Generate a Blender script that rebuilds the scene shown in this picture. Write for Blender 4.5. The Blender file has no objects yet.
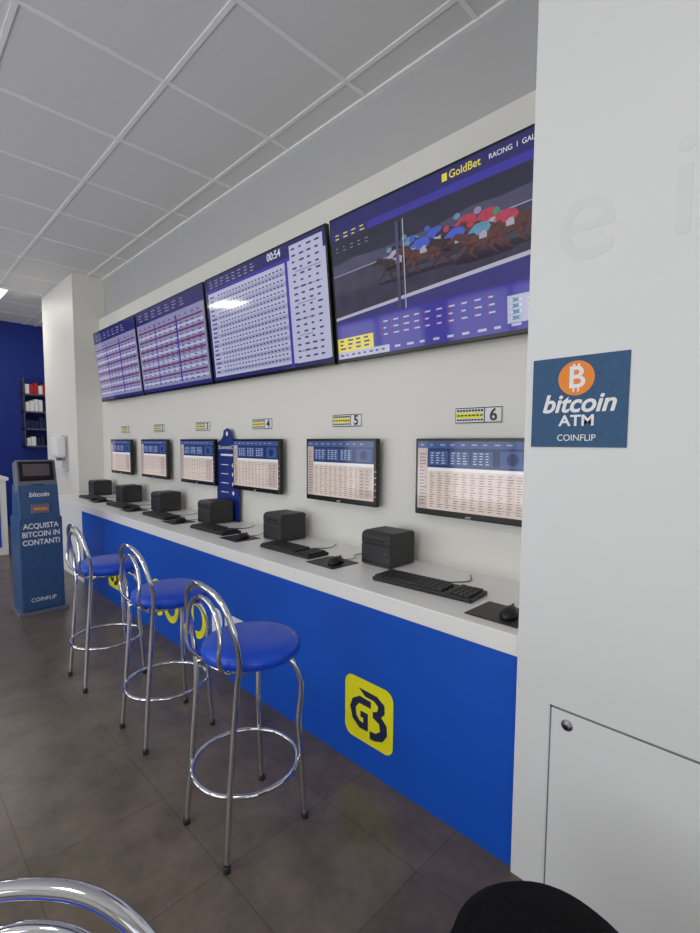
import bpy, bmesh, math, random
from mathutils import Vector, Matrix, Euler
random.seed(7)
S = bpy.context.scene
COL = S.collection
try:
    S.view_settings.view_transform = 'Standard'
    S.view_settings.look = 'None'
except Exception as e:
    print(e)

def lin(c):
    r = []
    for v in c[:3]:
        v = v / 255.0
        r.append(v / 12.92 if v <= 0.04045 else ((v + 0.055) / 1.055) ** 2.4)
    return (r[0], r[1], r[2], 1.0)

MATS = {}
def mat(name, rgb, rough=0.5, metal=0.0, emit=0.0, var=0.04, scale=8.0, bump=0.0, coat=0.0, spec=0.5):
    if name in MATS: return MATS[name]
    m = bpy.data.materials.new(name); m.use_nodes = True
    nt = m.node_tree; b = nt.nodes['Principled BSDF']
    c = lin(rgb)
    b.inputs['Roughness'].default_value = rough
    b.inputs['Metallic'].default_value = metal
    b.inputs['Coat Weight'].default_value = coat
    b.inputs['Specular IOR Level'].default_value = spec
    tc = nt.nodes.new('ShaderNodeTexCoord')
    n = nt.nodes.new('ShaderNodeTexNoise'); n.inputs['Scale'].default_value = scale
    n.inputs['Detail'].default_value = 4
    nt.links.new(tc.outputs['Object'], n.inputs['Vector'])
    mx = nt.nodes.new('ShaderNodeMix'); mx.data_type = 'RGBA'
    mx.inputs[6].default_value = tuple(max(0, v * (1 - var)) for v in c[:3]) + (1,)
    mx.inputs[7].default_value = tuple(min(1, v * (1 + var)) for v in c[:3]) + (1,)
    nt.links.new(n.outputs['Fac'], mx.inputs[0])
    if emit > 0:
        b.inputs['Base Color'].default_value = (0.01, 0.01, 0.012, 1)
        nt.links.new(mx.outputs[2], b.inputs['Emission Color'])
        b.inputs['Emission Strength'].default_value = emit
    else:
        nt.links.new(mx.outputs[2], b.inputs['Base Color'])
    if bump > 0:
        bp = nt.nodes.new('ShaderNodeBump'); bp.inputs['Strength'].default_value = bump
        bp.inputs['Distance'].default_value = 0.003
        nt.links.new(n.outputs['Fac'], bp.inputs['Height'])
        nt.links.new(bp.outputs['Normal'], b.inputs['Normal'])
    MATS[name] = m
    return m

def empty(name, loc=(0, 0, 0), rot=(0, 0, 0)):
    e = bpy.data.objects.new(name, None); e.location = loc; e.rotation_euler = rot
    e.empty_display_size = 0.1
    COL.objects.link(e); return e

def link(name, me, m, parent, smooth=False, loc=None, rot=None):
    o = bpy.data.objects.new(name, me)
    if m is not None:
        for x in (m if isinstance(m, list) else [m]): me.materials.append(x)
    if smooth:
        for p in me.polygons: p.use_smooth = True
    COL.objects.link(o)
    if parent: o.parent = parent
    if loc: o.location = loc
    if rot: o.rotation_euler = rot
    return o

def box(name, lo, hi, m, parent=None, bevel=0.0, seg=2, rot=None):
    c = [(a + b) / 2 for a, b in zip(lo, hi)]; s = [abs(b - a) for a, b in zip(lo, hi)]
    bm = bmesh.new(); bmesh.ops.create_cube(bm, size=1)
    bmesh.ops.scale(bm, vec=s, verts=bm.verts)
    if bevel > 0:
        bmesh.ops.bevel(bm, geom=bm.edges[:], offset=bevel, segments=seg, profile=0.5, affect='EDGES')
    me = bpy.data.meshes.new(name); bm.to_mesh(me); bm.free()
    return link(name, me, m, parent, loc=c, rot=rot)

def multibox(name, boxes, m, parent=None):
    bm = bmesh.new()
    for lo, hi in boxes:
        r = bmesh.ops.create_cube(bm, size=1)
        bmesh.ops.scale(bm, vec=[hi[i] - lo[i] for i in range(3)], verts=r['verts'])
        bmesh.ops.translate(bm, vec=[(hi[i] + lo[i]) / 2 for i in range(3)], verts=r['verts'])
    me = bpy.data.meshes.new(name); bm.to_mesh(me); bm.free()
    return link(name, me, m, parent)

def prism(name, prof, x0, x1, m, parent=None, bevel=0.0, smooth=False):
    """closed (y,z) profile extruded along x"""
    bm = bmesh.new()
    f = bm.faces.new([bm.verts.new((x0, a, b)) for a, b in prof])
    r = bmesh.ops.extrude_face_region(bm, geom=[f])
    bmesh.ops.translate(bm, vec=(x1 - x0, 0, 0), verts=[v for v in r['geom'] if isinstance(v, bmesh.types.BMVert)])
    bmesh.ops.recalc_face_normals(bm, faces=bm.faces)
    if bevel > 0:
        bmesh.ops.bevel(bm, geom=bm.edges[:], offset=bevel, segments=2, profile=.5, affect='EDGES')
    me = bpy.data.meshes.new(name); bm.to_mesh(me); bm.free()
    return link(name, me, m, parent, smooth)

def lathe(name, prof, m, parent=None, loc=(0, 0, 0), n=48, smooth=True, rot=None):
    bm = bmesh.new(); rings = []
    for r, z in prof:
        if r < 1e-6: rings.append([bm.verts.new((0, 0, z))])
        else: rings.append([bm.verts.new((r * math.cos(2 * math.pi * i / n), r * math.sin(2 * math.pi * i / n), z)) for i in range(n)])
    for a, b in zip(rings, rings[1:]):
        for i in range(n):
            j = (i + 1) % n
            if len(a) == 1: bm.faces.new((a[0], b[i], b[j]))
            elif len(b) == 1: bm.faces.new((a[i], b[0], a[j]))
            else: bm.faces.new((a[i], b[i], b[j], a[j]))
    bmesh.ops.recalc_face_normals(bm, faces=bm.faces)
    me = bpy.data.meshes.new(name); bm.to_mesh(me); bm.free()
    return link(name, me, m, parent, smooth, loc, rot)

def tube(name, pts, r, m, parent=None, cyclic=False, kind='AUTO'):
    cu = bpy.data.curves.new(name, 'CURVE'); cu.dimensions = '3D'
    cu.bevel_depth = r; cu.bevel_resolution = 5; cu.resolution_u = 10; cu.use_fill_caps = True
    sp = cu.splines.new('BEZIER'); sp.bezier_points.add(len(pts) - 1)
    for p, q in zip(sp.bezier_points, pts):
        p.co = q; p.handle_left_type = kind; p.handle_right_type = kind
    sp.use_cyclic_u = cyclic
    o = bpy.data.objects.new(name, cu); cu.materials.append(m); COL.objects.link(o)
    dg = bpy.context.evaluated_depsgraph_get(); dg.update()
    me = bpy.data.meshes.new_from_object(o.evaluated_get(dg))
    for p in me.polygons: p.use_smooth = True
    bpy.data.objects.remove(o)
    o2 = bpy.data.objects.new(name, me)
    COL.objects.link(o2)
    if parent: o2.parent = parent
    return o2

def ring(name, R, r, z, m, parent):
    pts = [(R * math.cos(a * math.pi / 4), R * math.sin(a * math.pi / 4), z) for a in range(8)]
    return tube(name, pts, r, m, parent, True)

def text(name, s, size, m, parent, loc, rot=(math.pi / 2, 0, 0), align='CENTER', shear=0.0, ext=0.0006, bold=0.0, sx=1.0):
    cu = bpy.data.curves.new(name, 'FONT'); cu.body = s; cu.size = size
    cu.align_x = align; cu.align_y = 'CENTER'; cu.extrude = ext; cu.shear = shear; cu.offset = bold
    o = bpy.data.objects.new(name, cu); cu.materials.append(m); COL.objects.link(o)
    if parent: o.parent = parent
    o.location = loc; o.rotation_euler = rot; o.scale = (sx, 1, 1)
    return o

def R(u0, v0, u1, v1): return [(u0, v0), (u1, v0), (u1, v1), (u0, v1)]
def EL(cx, cy, rx, ry, n=20, t=0.0):
    return [(cx + rx * math.cos(2 * math.pi * i / n) * math.cos(t) - ry * math.sin(2 * math.pi * i / n) * math.sin(t),
             cy + rx * math.cos(2 * math.pi * i / n) * math.sin(t) + ry * math.sin(2 * math.pi * i / n) * math.cos(t)) for i in range(n)]
def RR(u0, v0, u1, v1, rx, ry, n=6):
    p = []
    for cx, cy, a0 in ((u1 - rx, v0 + ry, -90), (u1 - rx, v1 - ry, 0), (u0 + rx, v1 - ry, 90), (u0 + rx, v0 + ry, 180)):
        for i in range(n + 1):
            a = math.radians(a0 + 90 * i / n); p.append((cx + rx * math.cos(a), cy + ry * math.sin(a)))
    return p
def panel(name, polys, w, h, parent, y0=0.0, loc=None, rot=None, eps=0.0004):
    """flat printed / displayed artwork, facing -y; polys = (pts in 0..1, material, layer)"""
    bm = bmesh.new(); ms = []
    for pts, m, L in polys:
        if m not in ms: ms.append(m)
        f = bm.faces.new([bm.verts.new(((u - .5) * w, y0 - L * eps, (v - .5) * h)) for u, v in pts])
        f.material_index = ms.index(m)
    me = bpy.data.meshes.new(name); bm.to_mesh(me); bm.free()
    return link(name, me, ms, parent, loc=loc, rot=rot)

# ---------------------------------------------------------------- materials
wallM = mat('wall_white', (236, 235, 228), 0.5, var=0.02, scale=1.5, bump=0.03)
wallG = mat('wall_grey', (190, 190, 191), 0.7, var=0.02)
pillM = mat('pillar_white', (230, 231, 232), 0.5, var=0.02, scale=2, bump=0.03)
ceilM = mat('ceiling_tile', (228, 228, 228), 0.85, var=0.03, scale=60, bump=0.15)
gridM = mat('ceiling_bar', (250, 250, 250), 0.4)
blueM = mat('counter_blue', (0, 84, 200), 0.42, var=0.05, scale=2)
blueW = mat('wall_blue', (18, 46, 140), 0.6)
topM = mat('counter_white', (244, 244, 242), 0.3, var=0.01)
blk = mat('black_plastic', (26, 26, 28), 0.4, bump=0.1, scale=200)
blk2 = mat('black_gloss', (12, 12, 14), 0.2)
dgrey = mat('dark_grey_plastic', (52, 52, 56), 0.45)
prn = mat('printer_plastic', (44, 43, 46), 0.45, bump=0.1, scale=200)
chrome = mat('chrome', (215, 215, 220), 0.08, 1.0, var=0.02)
seatM = mat('seat_blue_vinyl', (6, 74, 208), 0.33, var=0.06, scale=20, bump=0.1)
yel = mat('logo_yellow', (252, 244, 20), 0.5)
inkM = mat('ink_dark', (20, 36, 80), 0.5)
white = mat('print_white', (242, 242, 244), 0.5)
redP = mat('print_red', (190, 40, 45), 0.5)
orange = mat('print_orange', (245, 140, 40), 0.5)
stick = mat('sticker_blue', (24, 80, 124), 0.5, var=0.35, scale=60)
kblue = mat('kiosk_blue', (52, 86, 132), 0.4, var=0.45, scale=50)
steel = mat('steel', (150, 150, 155), 0.35, 1.0)
kgrey = mat('kiosk_grey', (104, 110, 124), 0.4)
signB = mat('sign_blue', (24, 48, 130), 0.4)
foam = mat('pouf_black', (14, 14, 16), 0.95, var=0.5, scale=120, bump=1.0, spec=.2)
ghost = mat('ghost_letter', (226, 227, 228), 0.5)
seamM = mat('seam_grey', (120, 120, 122), 0.6)

# floor
fm = bpy.data.materials.new('floor_tiles'); fm.use_nodes = True
nt = fm.node_tree; b = nt.nodes['Principled BSDF']
tc = nt.nodes.new('ShaderNodeTexCoord'); mp = nt.nodes.new('ShaderNodeMapping')
mp.inputs['Location'].default_value = (0.13, 0.2, 0)
nt.links.new(tc.outputs['Object'], mp.inputs['Vector'])
br = nt.nodes.new('ShaderNodeTexBrick'); br.offset = 0.0; br.squash = 1.0
br.inputs['Scale'].default_value = 1.0; br.inputs['Brick Width'].default_value = 0.45; br.inputs['Row Height'].default_value = 0.45
br.inputs['Mortar Size'].default_value = 0.002; br.inputs['Mortar Smooth'].default_value = 0.3
br.inputs['Color1'].default_value = lin((119, 105, 92)); br.inputs['Color2'].default_value = lin((106, 94, 82)); br.inputs['Mortar'].default_value = lin((84, 76, 69))
nt.links.new(mp.outputs[0], br.inputs['Vector'])
ns = nt.nodes.new('ShaderNodeTexNoise'); ns.inputs['Scale'].default_value = 6; ns.inputs['Detail'].default_value = 9; ns.inputs['Roughness'].default_value = .68
nt.links.new(tc.outputs['Object'], ns.inputs['Vector'])
rp = nt.nodes.new('ShaderNodeMapRange'); rp.inputs['From Min'].default_value = .3; rp.inputs['From Max'].default_value = .7
rp.inputs['To Min'].default_value = .56; rp.inputs['To Max'].default_value = 1.22
nt.links.new(ns.outputs['Fac'], rp.inputs['Value'])
mu = nt.nodes.new('ShaderNodeMix'); mu.data_type = 'RGBA'; mu.blend_type = 'MULTIPLY'; mu.inputs[0].default_value = 1
nt.links.new(br.outputs['Color'], mu.inputs[6]); nt.links.new(rp.outputs['Result'], mu.inputs[7])
nt.links.new(mu.outputs[2], b.inputs['Base Color']); b.inputs['Roughness'].default_value = .3
bp = nt.nodes.new('ShaderNodeBump'); bp.inputs['Strength'].default_value = .25; bp.inputs['Distance'].default_value = .004
nt.links.new(ns.outputs['Fac'], bp.inputs['Height']); nt.links.new(bp.outputs['Normal'], b.inputs['Normal'])

# ---------------------------------------------------------------- room
H = 3.32; XL = -9.5; XR = 2.6; YB = -3.4; YW = 2.06
PX = -.664
box('floor', (XL - .1, YB - .1, -.1), (XR + .1, 2.7, 0), fm)
box('ceiling', (XL - .1, YB - .1, H), (XR + .1, 2.7, H + .1), ceilM)
bars = []
y = 1.88
while y > YB:
    bars.append(((XL, y - .012, H - .006), (XR, y + .012, H))); y -= .67
x = -2.62 + .69 * 7
while x > XL:
    bars.append(((x - .012, YB, H - .006), (x + .012, YW, H - .0005))); x -= .69
bars.append(((XL, YW - .03, H - .012), (XR, YW, H)))
multibox('trim_ceiling_grid', bars, gridM)
box('wall_betting', (-7.6, YW, 0), (XR + .1, YW + .1, H), wallG)
box('wall_recess', (XL - .1, 2.6, 0), (-7.6, 2.7, H), wallM)
box('wall_far', (XL - .1, YB - .1, 0), (XL, 2.6, H), blueW)
box('wall_panel', (-6.24, 2.0, 0), (XR, YW, 2.85), wallM)
box('pillar_far', (-7.6, 1.72, 0), (-6.24, YW, H), wallM)
box('pillar_near', (PX, 1.42, 0), (1.2, 2.0, H), pillM)
def winwall(name, axis, c, lo, hi, zs, openings):
    bx = []
    edges = [lo] + [e for o in openings for e in o] + [hi]
    def add(a, b_, z0, z1):
        if b_ - a < 1e-4: return
        if axis == 'y': bx.append(((a, c - .1, z0), (b_, c, z1)))
        else: bx.append(((c, a, z0), (c + .1, b_, z1)))
    for i in range(0, len(edges), 2): add(edges[i], edges[i + 1], 0, H)
    for a, b_ in openings: add(a, b_, 0, zs[0]); add(a, b_, zs[1], H)
    return multibox(name, bx, wallM)
winwall('wall_street', 'y', YB, XL - .1, XR + .1, (.35, 2.85), [(-7.5, -5.2), (-4.8, -2.4), (-2.0, .4)])
winwall('wall_entrance', 'x', XR, YB - .1, 2.06, (.1, 2.6), [(-2.8, .2)])
frM = mat('window_frame', (70, 74, 80), .4)
k = 1
for a, b_ in [(-7.5, -5.2), (-4.8, -2.4), (-2.0, .4)]:
    e = empty('window_%d' % k, ((a + b_) / 2, YB - .05, 0)); k += 1
    w = (b_ - a) / 2
    multibox('frame', [((-w, -.03, .35), (w, .03, .41)), ((-w, -.03, 2.79), (w, .03, 2.85)), ((-w, -.03, .35), (-w + .06, .03, 2.85)), ((w - .06, -.03, .35), (w, .03, 2.85)), ((-.03, -.03, .35), (.03, .03, 2.85))], frM, e)
e = empty('door_1', (XR + .05, -1.3, 0))
multibox('frame', [((-.03, -1.5, .1), (.03, 1.5, .16)), ((-.03, -1.5, 2.54), (.03, 1.5, 2.6)), ((-.03, -1.5, .1), (.03, -1.44, 2.6)), ((-.03, 1.44, .1), (.03, 1.5, 2.6)), ((-.03, -.04, .1), (.03, .04, 2.6))], frM, e)

# access hatch on near pillar
e = empty('access_hatch', (0, 1.42, 0))
box('door_leaf', (-.550, -.006, .0), (.15, 0, .61), pillM, e, .002)
multibox('gap', [((-.555, -.003, .0), (-.550, 0, .615)), ((-.555, -.003, .61), (.155, 0, .615)), ((.15, -.003, .0), (.155, 0, .615))], seamM, e)
lathe('lock', [(0, .006), (.008, .006), (.010, 0), (.015, 0), (.017, -.004)], steel, e, loc=(-.503, -.010, .573), rot=(math.pi / 2, 0, 0), n=24)
lathe('keyhole', [(0, .001), (.007, .001), (.007, -.001)], blk, e, loc=(-.503, -.0165, .573), rot=(math.pi / 2, 0, 0), n=20)

# faint lettering on pillar
e = empty('wall_lettering', (0, 1.4195, 0))
text('letters', 'e it', .36, ghost, e, (-.36, 0, 2.02), ext=.0006)

# ---------------------------------------------------------------- sticker poster
e = empty('bitcoin_poster', (-.512, 1.417, 1.52))
box('board', (-.13, 0, -.128), (.13, .003, .128), stick, e)
panel('disc', [(EL(.48, .76, .19, .19, 40), orange, 1)], .26, .256, e, -.0005)
text('coin_symbol', 'B', .085, white, e, (-.004, -.0016, .066), bold=.0016, ext=.0003)
multibox('coin_ticks', [((-.014, -.0016, .092), (-.009, -.001, .106)), ((-.001, -.0016, .092), (.004, -.001, .106)), ((-.014, -.0016, .028), (-.009, -.001, .040)), ((-.001, -.0016, .028), (.004, -.001, .040))], white, e)
text('word', 'bitcoin', .072, white, e, (0, -.0012, -.006), shear=.25, bold=.0017, ext=.0004, sx=1.0)
text('word_atm', 'ATM', .043, white, e, (0, -.0012, -.054), bold=.001, ext=.0004, sx=1.1)
text('maker', 'COINFLIP', .026, white, e, (.0, -.0012, -.102), ext=.0004, sx=.95)

# ---------------------------------------------------------------- counter
CT = .79
e = empty('betting_counter', (0, 0, 0))
box('worktop', (-6.2, 1.430, CT - .07), (PX - .003, 1.998, CT), topM, e, .004)
box('front_panel', (-5.16, 1.438, 0.0), (PX - .003, 1.458, CT - .07), blueM, e)
box('end_panel', (-6.2, 1.438, 0), (-5.16, 1.458, CT - .07), topM, e)
box('side_panel', (-6.2, 1.458, 0), (-6.18, 1.998, CT - .07), topM, e)
def logo(parent, x, z, s):
    P = [(RR(0, 0, 1, 1, .16, .16), yel, 0)]
    G = [(.56, .70), (.32, .71), (.17, .62), (.11, .47), (.17, .29), (.32, .19), (.50, .20), (.50, .48), (.34, .48), (.34, .38), (.40, .38), (.40, .30), (.32, .31), (.25, .38), (.24, .50), (.31, .59), (.56, .59)]
    B = [(.30, .84), (.68, .83), (.83, .75), (.84, .62), (.77, .54), (.88, .45), (.89, .30), (.80, .17), (.64, .11), (.54, .11), (.54, .23), (.66, .24), (.75, .31), (.73, .42), (.60, .47), (.60, .56), (.69, .60), (.71, .68), (.62, .74), (.44, .74)]
    P.append((G, inkM, 1)); P.append((B, inkM, 2))
    panel('logo_square', P, s, s, parent, 0, loc=(x, 1.4365, z))
logo(e, -1.32, .26, .275)
logo(e, -4.32, .27, .27)
text('logo_text_yellow', 'GOLD', .36, yel, e, (-3.13, 1.437, .25), bold=.008, sx=.85)
text('logo_text_white', 'BET', .36, white, e, (-2.42, 1.437, .25), bold=.008, sx=.75)

# ---------------------------------------------------------------- screens
scr = lambda n, c, s=1.0, var=.02, sc=8: mat('scr_' + n, c, .07, emit=s, var=var, scale=sc)
sBeige = scr('beige', (204, 190, 182), .9); sBeige2 = scr('beige2', (182, 166, 162), .88)
sNavy = scr('navy', (34, 50, 96), .85); sNavy2 = scr('navy2', (62, 86, 138), .85); sInk = scr('ink', (124, 108, 112), .75)
sW = scr('white', (214, 212, 220), .95); sRed = scr('red', (120, 52, 84), .8); sYel = scr('yellow', (220, 205, 70), .9)
sPur = scr('purple', (62, 56, 158), .8); sPurD = scr('purpledark', (50, 46, 112), .85); sLav = scr('lavender', (184, 185, 212), .85)
sLav2 = scr('lavender2', (158, 160, 192), .85); sDk = scr('dark', (44, 42, 62), .85, .2, 3); sTrack = scr('track', (74, 72, 98), .85, .3, 12)
sGround = scr('ground', (60, 56, 76), .85, .5, 14); sRail = scr('rail', (176, 176, 192), .9); sBrown = scr('horse', (84, 50, 48), .8, .5, 40); sBrown2 = scr('horse2', (52, 36, 42), .8, .5, 40)
sBlue = scr('jblue', (66, 88, 190), .85, .3, 40); sTeal = scr('jteal', (90, 140, 168), .85, .3, 40); sJred = scr('jred', (170, 58, 80), .85, .4, 40); sPink = scr('pink', (150, 132, 166), .8)
sGreen = scr('jgreen', (60, 130, 100), .9, .3, 40); sMid = scr('midlav', (142, 140, 178), .8); sMuted = scr('jwhite', (164, 160, 176), .85)
sHead = scr('header', (44, 42, 104), .8); sVio = scr('videotop', (58, 54, 120), .85, .15, 4); sShad = scr('shadow', (38, 34, 50), .8)

def text_rows(P, u0, v0, u1, v1, rows, cols, m, L, fill=.6, hh=.4, rnd=True):
    for r in range(rows):
        for c in range(cols):
            cw = (u1 - u0) / cols; ch = (v1 - v0) / rows
            f = fill * (random.uniform(.5, 1) if rnd else 1)
            P.append((R(u0 + c * cw + cw * .1, v0 + r * ch + ch * (.5 - hh / 2), u0 + c * cw + cw * .1 + cw * f, v0 + r * ch + ch * (.5 + hh / 2)), m, L))

MX = [-1.16 - .865 * i for i in range(6)]
for i, mx in enumerate(MX):
    e = empty('computer_monitor', (mx, 1.93, 1.237))
    w, h = (.61, .375) if i == 0 else (.585, .375)
    box('bezel', (-w / 2, 0, -h / 2), (w / 2, .035, h / 2), blk2, e, .004)
    box('back_shell', (-w * .3, .035, -h * .3), (w * .3, .06, h * .3), blk, e, .008)
    box('wall_mount', (-.05, .058, -.05), (.05, .07, .05), blk, e)
    P = [(R(0, 0, 1, 1), sBeige, 0), (R(0, .90, 1, 1), sNavy2, 1), (R(0, .62, 1, .90), sNavy, 1)]
    P.append((R(.12, .66, .30, .86), sNavy2, 2)); P.append((R(.32, .66, .50, .86), sNavy2, 2)); P.append((R(.52, .66, .70, .86), sNavy2, 2))
    P.append((R(0, 0, .10, .90), sBeige2, 2))
    P.append((R(.76, .65, .97, .87), sNavy2, 2)); P.append((EL(.86, .76, .05, .08), sNavy, 3))
    for q in (.12, .32, .52): text_rows(P, q + .01, .67, q + .17, .85, 5, 3, sW, 4, .7, .25)
    text_rows(P, .01, .05, .10, .84, 16, 1, sInk, 4, .8, .3)
    text_rows(P, .12, .03, .97, .55, 15, 11, sInk, 4, .6, .3)
    text_rows(P, .12, .03, .97, .55, 5, 1, sBeige2, 3, .98, .1, False)
    text_rows(P, .02, .92, .9, .98, 1, 9, sMuted, 4, .5, .3)
    P.append((R(.11, .575, 1, .62), sW, 3))
    if i > 0: P.append((R(.80, .05, .98, .55), sBeige2, 5)); text_rows(P, .81, .08, .97, .52, 8, 2, sInk, 6, .6, .25)
    panel('screen', P, w - .03, h - .045, e, -.001, loc=(0, 0, .008), eps=.0002)
    text('badge', 'AOC', .014, white, e, (0, -.001, -h / 2 + .009), ext=.0002)
    e = empty('number_plate', (mx, 1.998, 1.532))
    box('plate', (-.12, -.004, -.036), (.12, .002, .036), white, e, .001)
    P = [(R(.02, .34, .60, .66), yel, 1), (R(.63, 0, .65, 1), blk, 1), (R(0, .94, 1, 1), blk, 1), (R(0, 0, 1, .06), blk, 1), (R(0, 0, .012, 1), blk, 1), (R(.988, 0, 1, 1), blk, 1)]
    text_rows(P, .03, .70, .62, .92, 1, 9, blk, 2, .75, .6, False); text_rows(P, .03, .38, .62, .62, 1, 7, blk, 2, .75, .4, False); text_rows(P, .03, .10, .62, .32, 1, 9, blk, 2, .75, .5, False)
    panel('print', P, .24, .072, e, -.0045)
    text('digit', str(6 - i), .078, blk, e, (.079, -.0065, -.002), ext=.0006, bold=.001)

# ---------------------------------------------------------------- workstation items
keyM = mat('keys', (44, 44, 47), .5)
for i, mx in enumerate(MX):
    px = mx - .405
    e = empty('receipt_printer', (px, 1.842, CT))
    prof = [(-.097, .004), (.097, .004), (.097, .160), (.085, .170), (-.07, .170), (-.088, .163), (-.097, .148), (-.097, .112), (-.092, .109), (-.092, .106), (-.097, .103)]
    prism('body', prof, -.094, .094, prn, e, .003)
    box('paper_slot', (-.06, -.0985, .128), (.06, -.092, .132), blk2, e)
    box('cover_seam', (-.0945, -.06, .104), (.0945, .08, .1055), blk2, e)
    box('front_strip', (-.09, -.0985, .018), (.09, -.096, .021), blk2, e)
    box('led', (.06, -.0985, .07), (.068, -.096, .073), mat('led', (60, 160, 80), .4), e)
    multibox('feet', [((-.08, -.085, 0), (-.065, -.07, .005)), ((.065, -.085, 0), (.08, -.07, .005)), ((-.08, .07, 0), (-.065, .085, .005)), ((.065, .07, 0), (.08, .085, .005))], blk2, e)
    kx, ky, rz = (mx - .02, 1.65, .07) if i == 0 else (mx - .085 + random.uniform(-.005, .005), 1.662, random.uniform(-.02, .03))
    e = empty('keyboard', (kx, ky, CT), (0, 0, rz))
    me_l = .48 if i == 0 else .43
    box('base', (-me_l / 2, -.075, .0), (me_l / 2, .07, .018), blk, e, .004)
    kb = []
    for r in range(6):
        nk = 19
        for c in range(nk):
            if c in (14, ) or (r == 5 and c in (13,)): continue
            x0 = -me_l / 2 + .01 + c * (me_l - .02) / nk
            if r == 0 and 4 <= c <= 8:
                if c > 4: continue
                kb.append(((x0, -.068, .018), (x0 + 5 * (me_l - .02) / nk - .003, -.068 + .017, .026))); continue
            kb.append(((x0, -.068 + r * .0218, .018), (x0 + (me_l - .02) / nk - .004, -.068 + r * .0218 + .017, .026)))
    multibox('keys', kb, keyM, e)
    tube('cable', [(.06, .07, .012), (.05, .11, .006), (.10, .18, .006), (.06, .28, .006)], .0025, blk, e)
    qx, qy = (mx + .36, 1.575) if i == 0 else (mx + .26, 1.64)
    e = empty('mouse_pad', (qx, qy, CT))
    box('mat', (-.10, -.09, 0), (.10, .09, .004), blk, e, .0015)
    e = empty('computer_mouse', (qx + .03, qy - .0, CT + .004), (0, 0, .15))
    bm = bmesh.new(); bmesh.ops.create_uvsphere(bm, u_segments=24, v_segments=14, radius=1)
    for v in bm.verts:
        v.co.x *= .031 * (1 - .12 * v.co.y); v.co.y *= .056; v.co.z = max(v.co.z, 0) * .034
    me = bpy.data.meshes.new('shell'); bm.to_mesh(me); bm.free(); link('shell', me, blk, e, True)
    box('wheel', (-.004, .022, .024), (.004, .04, .033), dgrey, e, .002)
    tube('cable', [(0, .053, .006), (.02, .12, .004), (-.02, .2, .003), (.03, .28, .003)], .002, blk, e)

# standing blue info board
e = empty('info_board', (-3.32, 1.965, CT))
pts = [(-.16, .0), (.16, .0), (.16, .56), (.15, .60), (.09, .63), (.06, .66), (.05, .70), (.0, .72), (-.05, .70), (-.06, .66), (-.09, .63), (-.15, .60), (-.16, .56)]
bm = bmesh.new()
f = bm.faces.new([bm.verts.new((a, 0, b_)) for a, b_ in pts])
r = bmesh.ops.extrude_face_region(bm, geom=[f]); bmesh.ops.translate(bm, vec=(0, .008, 0), verts=[v for v in r['geom'] if isinstance(v, bmesh.types.BMVert)])
bmesh.ops.recalc_face_normals(bm, faces=bm.faces)
me = bpy.data.meshes.new('board'); bm.to_mesh(me); bm.free(); link('board', me, signB, e)
P = [(EL(.5, .94, .05, .025), white, 1), (R(.2, .70, .8, .72), white, 1)]
for vv in (.6, .5, .4, .3): P.append((EL(.76, vv, .05, .022), white, 1)); P.append((R(.2, vv, .55, vv + .008), white, 1))
panel('print', P, .32, .72, e, -.0006, loc=(0, 0, .36))
text('board_word', 'ScommettiQui', .045, white, e, (0, -.001, .57), ext=.0004)
box('foot', (-.12, -.010, 0), (.12, .03, .006), signB, e)

# ---------------------------------------------------------------- televisions
TH = .778; ZC = 2.243; YC = 1.90; TILT = math.radians(5.6)
def tv(x0, x1, polys, extra=None):
    w = x1 - x0
    e = empty('television', ((x0 + x1) / 2, YC, ZC), (TILT, 0, 0))
    box('bezel', (-w / 2, 0, -TH / 2), (w / 2, .03, TH / 2), blk2, e, .004)
    box('back_shell', (-w * .35, .03, -TH * .32), (w * .35, .045, TH * .12), blk, e, .01)
    box('bracket', (-.1, .04, -.16), (.1, .078, -.06), blk, e)
    panel('screen', polys, w - .024, TH - .034, e, -.0008, loc=(0, 0, .004), eps=.0002)
    if extra: extra(e, w)
    return e
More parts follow.
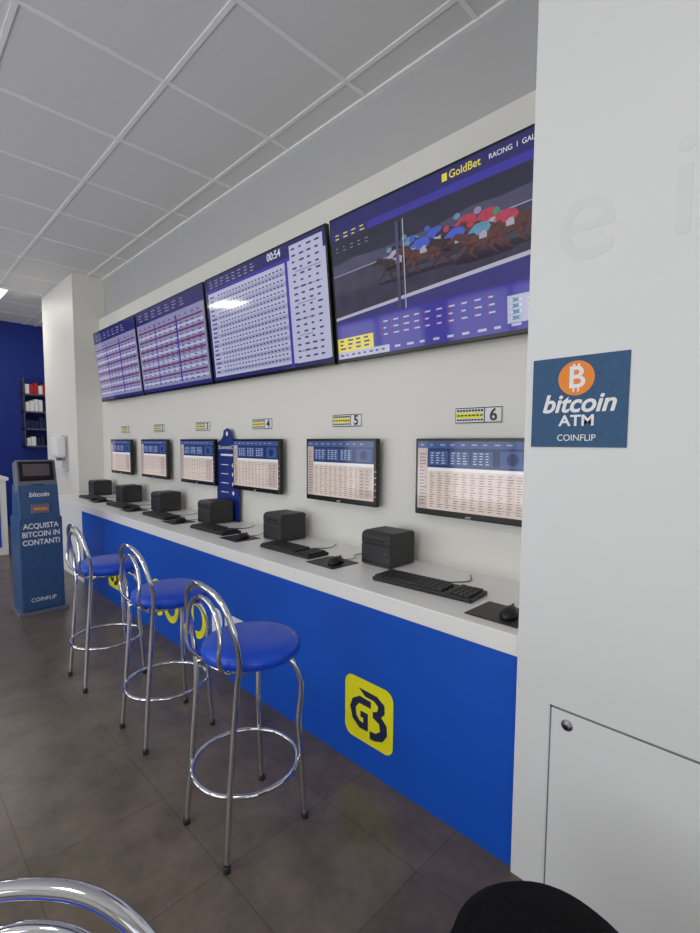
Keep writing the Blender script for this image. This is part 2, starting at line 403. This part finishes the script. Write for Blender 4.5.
# horse race broadcast
P = [(R(0, 0, 1, 1), sPur, 0), (R(0, .90, 1, 1), sHead, 1), (R(0, .26, 1, .85), sGround, 1), (R(0, .85, .20, .90), sPurD, 2),
     ([(0, .60), (1, .66), (1, .85), (0, .85)], sTrack, 2), ([(0, .68), (.12, .70), (.25, .69), (.5, .70), (.65, .74), (.75, .73), (1, .76), (1, .85), (0, .85)], sDk, 3),
     ([(0, .60), (1, .66), (1, .666), (0, .605)], sLav2, 4),
     ([(0, .285), (1, .40), (1, .425), (0, .305)], sRail, 4), ([(0, .26), (1, .26), (1, .40), (0, .285)], sVio, 3),
     (R(.335, .26, .35, .82), sTrack, 32), (R(.368, .26, .373, .82), sMuted, 32)]
def horse(cx, cy, s, body, jc, cap, L):
    s *= .88
    P.append((EL(cx, cy - .125 * s, .13 * s, .014 * s), sShad, L - 1))
    P.append(([(cx - .075 * s, cy + .02 * s), (cx - .06 * s, cy + .04 * s), (cx - .03 * s, cy + .047 * s), (cx, cy + .04 * s), (cx + .05 * s, cy + .05 * s), (cx + .075 * s, cy + .043 * s), (cx + .09 * s, cy + .015 * s), (cx + .09 * s, cy - .02 * s), (cx + .05 * s, cy - .03 * s), (cx - .01 * s, cy - .045 * s), (cx - .06 * s, cy - .04 * s), (cx - .08 * s, cy - .01 * s)], body, L))
    P.append(([(cx - .045 * s, cy + .045 * s), (cx - .08 * s, cy + .072 * s), (cx - .11 * s, cy + .085 * s), (cx - .118 * s, cy + .095 * s), (cx - .125 * s, cy + .08 * s), (cx - .16 * s, cy + .045 * s), (cx - .153 * s, cy + .03 * s), (cx - .12 * s, cy + .045 * s), (cx - .075 * s, cy - .01 * s)], body, L))
    P.append(([(cx + .085 * s, cy + .03 * s), (cx + .14 * s, cy + .02 * s), (cx + .15 * s, cy - .02 * s), (cx + .11 * s, cy + .0 * s)], body, L))
    for x0, x1, y1, x2, y2 in ((-.06, -.10, -.07, -.13, -.11), (-.04, -.05, -.08, -.02, -.13), (.06, .09, -.07, .13, -.12), (.05, .04, -.08, .07, -.13)):
        P.append(([(cx + (x0 - .018) * s, cy - .01 * s), (cx + (x0 + .020) * s, cy - .01 * s), (cx + (x1 + .009) * s, cy + y1 * s), (cx + (x1 - .007) * s, cy + y1 * s)], body, L))
        P.append(([(cx + (x1 - .007) * s, cy + y1 * s), (cx + (x1 + .009) * s, cy + y1 * s), (cx + (x2 + .006) * s, cy + y2 * s), (cx + (x2 - .005) * s, cy + y2 * s)], body, L))
    P.append((R(cx - .012 * s, cy + .0 * s, cx + .022 * s, cy + .04 * s), sMuted, L + 1))
    P.append(([(cx + .03 * s, cy + .04 * s), (cx + .04 * s, cy + .07 * s), (cx + .03 * s, cy + .10 * s), (cx + .0 * s, cy + .115 * s), (cx - .03 * s, cy + .11 * s), (cx - .045 * s, cy + .09 * s), (cx - .065 * s, cy + .06 * s), (cx - .035 * s, cy + .055 * s), (cx - .02 * s, cy + .03 * s)], jc, L + 1))
    P.append(([(cx + .0 * s, cy + .05 * s), (cx + .02 * s, cy + .05 * s), (cx + .0 * s, cy + .01 * s), (cx - .012 * s, cy + .015 * s)], sMuted, L + 2))
    P.append((EL(cx - .05 * s, cy + .125 * s, .016 * s, .023 * s, 12), cap, L + 2))
horse(.34, .56, .9, sBrown2, sMuted, sTeal, 6); horse(.41, .61, .85, sBrown2, sTeal, sTeal, 6); horse(.51, .61, .85, sBrown2, sBlue, sBlue, 9); horse(.45, .57, .95, sBrown, sBlue, sBlue, 12)
horse(.63, .61, .9, sBrown2, sJred, sTeal, 12); horse(.71, .59, 1.0, sBrown, sJred, sPink, 15); horse(.59, .56, .9, sBrown2, sBlue, sJred, 18); horse(.77, .56, .9, sBrown, sJred, sGreen, 21); horse(.68, .54, .9, sBrown, sTeal, sJred, 24)
P.append((R(0, .05, .20, .15), sYel, 5)); text_rows(P, .01, .06, .19, .145, 3, 4, sPurD, 6, .7, .45)
P.append((R(.0, .0, .28, .05), sLav, 5)); text_rows(P, .01, .01, .27, .04, 1, 8, sPurD, 6, .6, .4); text_rows(P, .3, .0, 1, .06, 1, 12, sLav, 5, .6, .25)
text_rows(P, .25, .10, .74, .23, 3, 10, sLav, 6, .55, .22); text_rows(P, .24, .10, .74, .23, 3, 10, sJred, 6, .09, .5)
P.append((R(.76, .04, .99, .19), sLav, 7)); text_rows(P, .77, .05, .98, .18, 4, 4, sTeal, 8, .7, .6); text_rows(P, .77, .05, .98, .18, 4, 8, sW, 9, .3, .3)
text_rows(P, .02, .85, .20, .90, 2, 4, sYel, 5, .6, .3); text_rows(P, .02, .76, .22, .81, 2, 5, sMuted, 5, .4, .18)
def ex4(e, w):
    text('screen_title', 'GoldBet', .046, sYel, e, (.17, -.008, .338), ext=.0003, bold=.0004)
    text('screen_subtitle', 'RACING  I  GALOPPO', .028, sW, e, (.42, -.008, .338), ext=.0003)
    box('screen_mark', (.055, -.008, .322), (.082, -.0075, .354), sYel, e)
tv(-2.04, -.655, P, ex4)
# odds table
P = [(R(0, 0, 1, 1), sLav, 0), (R(0, .86, 1, 1), sHead, 1), (R(0, .86, .76, .89), sPur, 2), (R(0, 0, 1, .035), sHead, 1), (R(.72, .0, .74, .86), sPur, 2), (R(0, 0, .02, 1), sHead, 1)]
for r in range(9): P.append((R(.03, .06 + r * .088, .72, .06 + r * .088 + .04), sLav2, 1))
text_rows(P, .12, .06, .71, .84, 18, 20, sPurD, 4, .5, .3, False); text_rows(P, .03, .06, .11, .84, 18, 1, sPurD, 4, .7, .3)
text_rows(P, .04, .90, .5, .98, 3, 8, sMuted, 4, .6, .3); P.append((R(.76, .03, .985, .97), sLav, 3)); text_rows(P, .77, .05, .98, .96, 18, 4, sPurD, 4, .6, .28)
text_rows(P, .77, .06, .98, .82, 6, 1, sPink, 3, .9, .1)
tv(-3.45, -2.07, P, lambda e, w: text('clock', '00:54', .065, sW, e, (.20, -.006, .338), ext=.0003, bold=.0005))
for x0, x1 in ((-4.81, -3.48), (-6.04, -4.84)):
    P = [(R(0, 0, 1, 1), sMid, 0), (R(0, .84, 1, 1), sHead, 1), (R(0, 0, 1, .04), sHead, 1)]
    for r in range(6):
        P.append((R(.02, .15 + r * .115, .98, .17 + r * .115), sRed, 2)); P.append((R(.02, .08 + r * .115, .98, .11 + r * .115), sLav, 1))
    text_rows(P, .04, .06, .98, .80, 18, 12, sPurD, 4, .5, .28); text_rows(P, .04, .87, .8, .97, 3, 7, sMuted, 4, .6, .25)
    P.append((R(.62, .06, .64, .80), sPur, 5)); P.append((R(.30, .06, .31, .80), sPur, 5))
    tv(x0, x1, P)

# ---------------------------------------------------------------- bar stools
def stool(cx, cy, rz=0.0):
    e = empty('bar_stool', (cx, cy, 0), (0, 0, rz))
    t = .0100
    half = [(.140, -.165, .003), (.132, -.140, .30), (.138, -.118, .60), (.158, -.120, .71), (.153, -.140, .81), (.108, -.155, .89)]
    pts = half + [(0, -.165, .922)] + [(-a, b_, c) for a, b_, c in reversed(half)]
    tube('rear_legs_and_back_hoop', pts, t, chrome, e)
    ih = [(.085, -.115, .625), (.105, -.160, .68), (.108, -.160, .78), (.075, -.160, .850)]
    tube('inner_back_hoop', ih + [(0, -.161, .880)] + [(-a, b_, c) for a, b_, c in reversed(ih)], t * .8, chrome, e)
    for s in (1, -1):
        tube('front_leg', [(s * .142, .165, .003), (s * .130, .145, .35), (s * .118, .13, .60), (s * .07, .08, .632), (0, 0.01, .634)], t, chrome, e)
        tube('rear_brace', [(s * .138, -.118, .60), (s * .07, -.06, .632), (0, 0.01, .634)], t * .8, chrome, e)
        for yy in (.165, -.165):
            lathe('foot_cap', [(0, 0), (.0125, 0), (.0125, .02), (.0105, .024)], dgrey, e, loc=(s * .141, yy, 0), n=16)
    ring('foot_ring', .188, t * .85, .235, chrome, e)
    ring('seat_ring', .13, t * .8, .634, chrome, e)
    lathe('seat_cushion', [(0, .640), (.160, .640), (.174, .648), (.178, .664), (.174, .682), (.160, .694), (.13, .701), (.06, .704), (0, .7045)], seatM, e, loc=(.008, .025, 0))
stool(-1.457, .923); stool(-2.24, .975); stool(-3.01, .95)
stool(-.457, -.013, math.pi * 1.25)

# ---------------------------------------------------------------- pouf
e = empty('pouf', (-.323, .870, 0))
lathe('cushion', [(0, .0), (.185, .0), (.195, .02), (.19, .2), (.20, .34), (.185, .40), (.15, .435), (.08, .452), (0, .455)], foam, e)
lathe('piping', [(.191, .33), (.204, .335), (.204, .345), (.191, .35)], blk, e)

# ---------------------------------------------------------------- bitcoin kiosk (faces +x)
e = empty('bitcoin_kiosk', (-4.47, .945, 0), (0, 0, math.pi / 2))
e.scale = (.93, .95, .985)
box('base_plate', (-.19, -.03, 0), (.19, .38, .03), kgrey, e, .004)
box('lower_cabinet', (-.165, 0, .03), (.165, .33, .80), kblue, e, .012)
prism('mid_cabinet', [(.0, .79), (.33, .79), (.27, 1.06), (.05, 1.06)], -.15, .15, kblue, e, .006)
hd = empty('head', (0, .12, 1.125), (math.radians(-14), 0, 0)); hd.parent = e
box('head_shell', (-.155, -.04, -.13), (.155, .08, .14), kgrey, hd, .02, 3)
box('screen_glass', (-.13, -.046, -.04), (.13, -.038, .12), blk2, hd, .003)
box('screen_lit', (-.10, -.0475, .0), (.10, -.045, .10), scr('kiosk', (70, 60, 66), .7), hd, .001)
box('keypad', (-.05, -.047, -.11), (.05, -.038, -.07), dgrey, hd, .002)
text('kiosk_word', 'bitcoin', .055, white, e, (0, .030, .985), rot=(math.radians(79), 0, 0), shear=.2, bold=.001)
box('cash_slot_plate', (-.07, -.004, .83), (.07, .022, .91), steel, e, .003)
box('cash_slot', (-.05, -.008, .86), (.05, .01, .88), orange, e)
for j, s in enumerate(['ACQUISTA', 'BITCOIN IN', 'CONTANTI']):
    text('slogan', s, .060, white, e, (0, -.0015, .73 - j * .067), bold=.0012, sx=.9)
text('kiosk_maker', 'COINFLIP', .045, white, e, (0, -.0015, .12), sx=1.0)

# ---------------------------------------------------------------- far left furniture
e = empty('reception_desk', (-7.4, 0.1, 0))
box('body', (-.35, -1.6, 0), (.30, 1.05, .92), topM, e, .005)
box('blue_front', (.30, -1.5, .1), (.31, .98, .80), blueM, e)
box('desk_top', (-.4, -1.65, .92), (.36, 1.07, .96), topM, e, .005)
e = empty('wall_shelf_unit', (-9.5, 1.96, 0))
for z in (1.30, 1.58, 1.86, 2.14): box('shelf', (0.0, -.18, z), (.28, .18, z + .025), steel, e)
box('side_a', (0, -.18, 1.30), (.28, -.165, 2.42), steel, e); box('side_b', (0, .165, 1.30), (.28, .18, 2.42), steel, e)
bx1, bx2, bx3 = [], [], []
for z in (1.325, 1.605, 1.885, 2.165):
    yy = -.15
    while yy < .10:
        w = random.uniform(.05, .06); hgt = random.uniform(.12, .2)
        (random.choice([bx1, bx2]) if z > 2.1 else random.choice([bx3, bx3, bx2])).append(((.06, yy, z), (.26, yy + w, z + hgt))); yy += w + .008
for n_, b_, m in (('boxes_red', bx1, redP), ('boxes_white', bx2, white), ('boxes_dark', bx3, inkM)):
    if b_: multibox(n_, b_, m, e)
e = empty('hand_sanitizer_dispenser', (-6.75, 1.72, 1.25))
box('back_plate', (-.13, -.012, -.22), (.13, 0, .22), wallG, e, .004)
box('housing', (-.11, -.13, -.05), (.11, -.012, .2), white, e, .03, 4)
box('nozzle', (-.03, -.10, -.09), (.03, -.04, -.05), kgrey, e, .008)
box('drip_tray', (-.09, -.13, -.21), (.09, -.012, -.19), white, e, .004)

# ---------------------------------------------------------------- lights
ledM = mat('led_panel', (255, 250, 240), .5, emit=5.0, var=0.0)
def led(cx, cy, pw):
    e = empty('ceiling_light', (cx, cy, H - .008))
    box('frame', (-.32, -.31, -.004), (.32, .31, .006), gridM, e)
    box('diffuser', (-.295, -.285, -.007), (.295, .285, -.003), ledM, e)
    L = bpy.data.lights.new('lamp', 'AREA'); L.shape = 'RECTANGLE'; L.size = .56; L.size_y = .56; L.energy = pw; L.color = (1, .96, .9)
    o = bpy.data.objects.new('lamp', L); COL.objects.link(o); o.parent = e; o.location = (0, 0, -.012)
gx = lambda k: -2.62 - .69 * k - .345
gy = lambda k: 1.88 - .67 * k - .335
led(gx(7), 1.04, 9); led(gx(7), gy(4), 14); led(gx(-1), gy(6), 12); led(gx(-4), gy(4), 10)

def win(name, loc, rot, sx, sy, pw, col):
    L = bpy.data.lights.new(name, 'AREA'); L.shape = 'RECTANGLE'; L.size = sx; L.size_y = sy; L.energy = pw; L.color = col
    o = bpy.data.objects.new(name, L); COL.objects.link(o); o.location = loc; o.rotation_euler = rot
for a, b_ in [(-7.5, -5.2), (-4.8, -2.4), (-2.0, .4)]:
    win('daylight', ((a + b_) / 2, YB - .15, 1.6), (math.radians(90), 0, 0), b_ - a, 2.5, 38, (.95, .97, 1))
    win('added_ceiling_fill', ((a + b_) / 2, YB - .9, .2), (math.radians(128), 0, 0), b_ - a + .4, 1.8, 40, (1, .985, .96))  # added low lamp outside, aimed up as street bounce to brighten the ceiling
win('daylight_door', (XR + .15, -1.3, 1.35), (math.radians(90), 0, math.radians(90)), 3.0, 2.5, 26, (.95, .97, 1))
win('added_ceiling_fill_door', (XR + .9, -1.3, .1), (math.radians(128), 0, math.radians(90)), 3.0, 1.6, 32, (1, .985, .96))  # same added upward fill beyond the entrance, no pavement is modelled

W = bpy.data.worlds.new('sky'); S.world = W; W.use_nodes = True
bg = W.node_tree.nodes['Background']
sk = W.node_tree.nodes.new('ShaderNodeTexSky')
try:
    sk.sky_type = 'HOSEK_WILKIE'
except Exception: pass
W.node_tree.links.new(sk.outputs[0], bg.inputs['Color']); bg.inputs['Strength'].default_value = .4

# ---------------------------------------------------------------- camera
cam = bpy.data.cameras.new('camera'); co = bpy.data.objects.new('camera', cam); COL.objects.link(co)
cam.sensor_fit = 'VERTICAL'; cam.sensor_height = 36; cam.sensor_width = 27; cam.lens = 36 * 479 / 933
cam.clip_start = .02
cam.shift_y = .0125
M = Euler((math.radians(90 - 4.2), 0, math.radians(45))).to_matrix() @ Matrix.Rotation(math.radians(.35), 3, 'Z')
co.location = (0, 0, 1.4); co.rotation_euler = M.to_euler()
S.camera = co
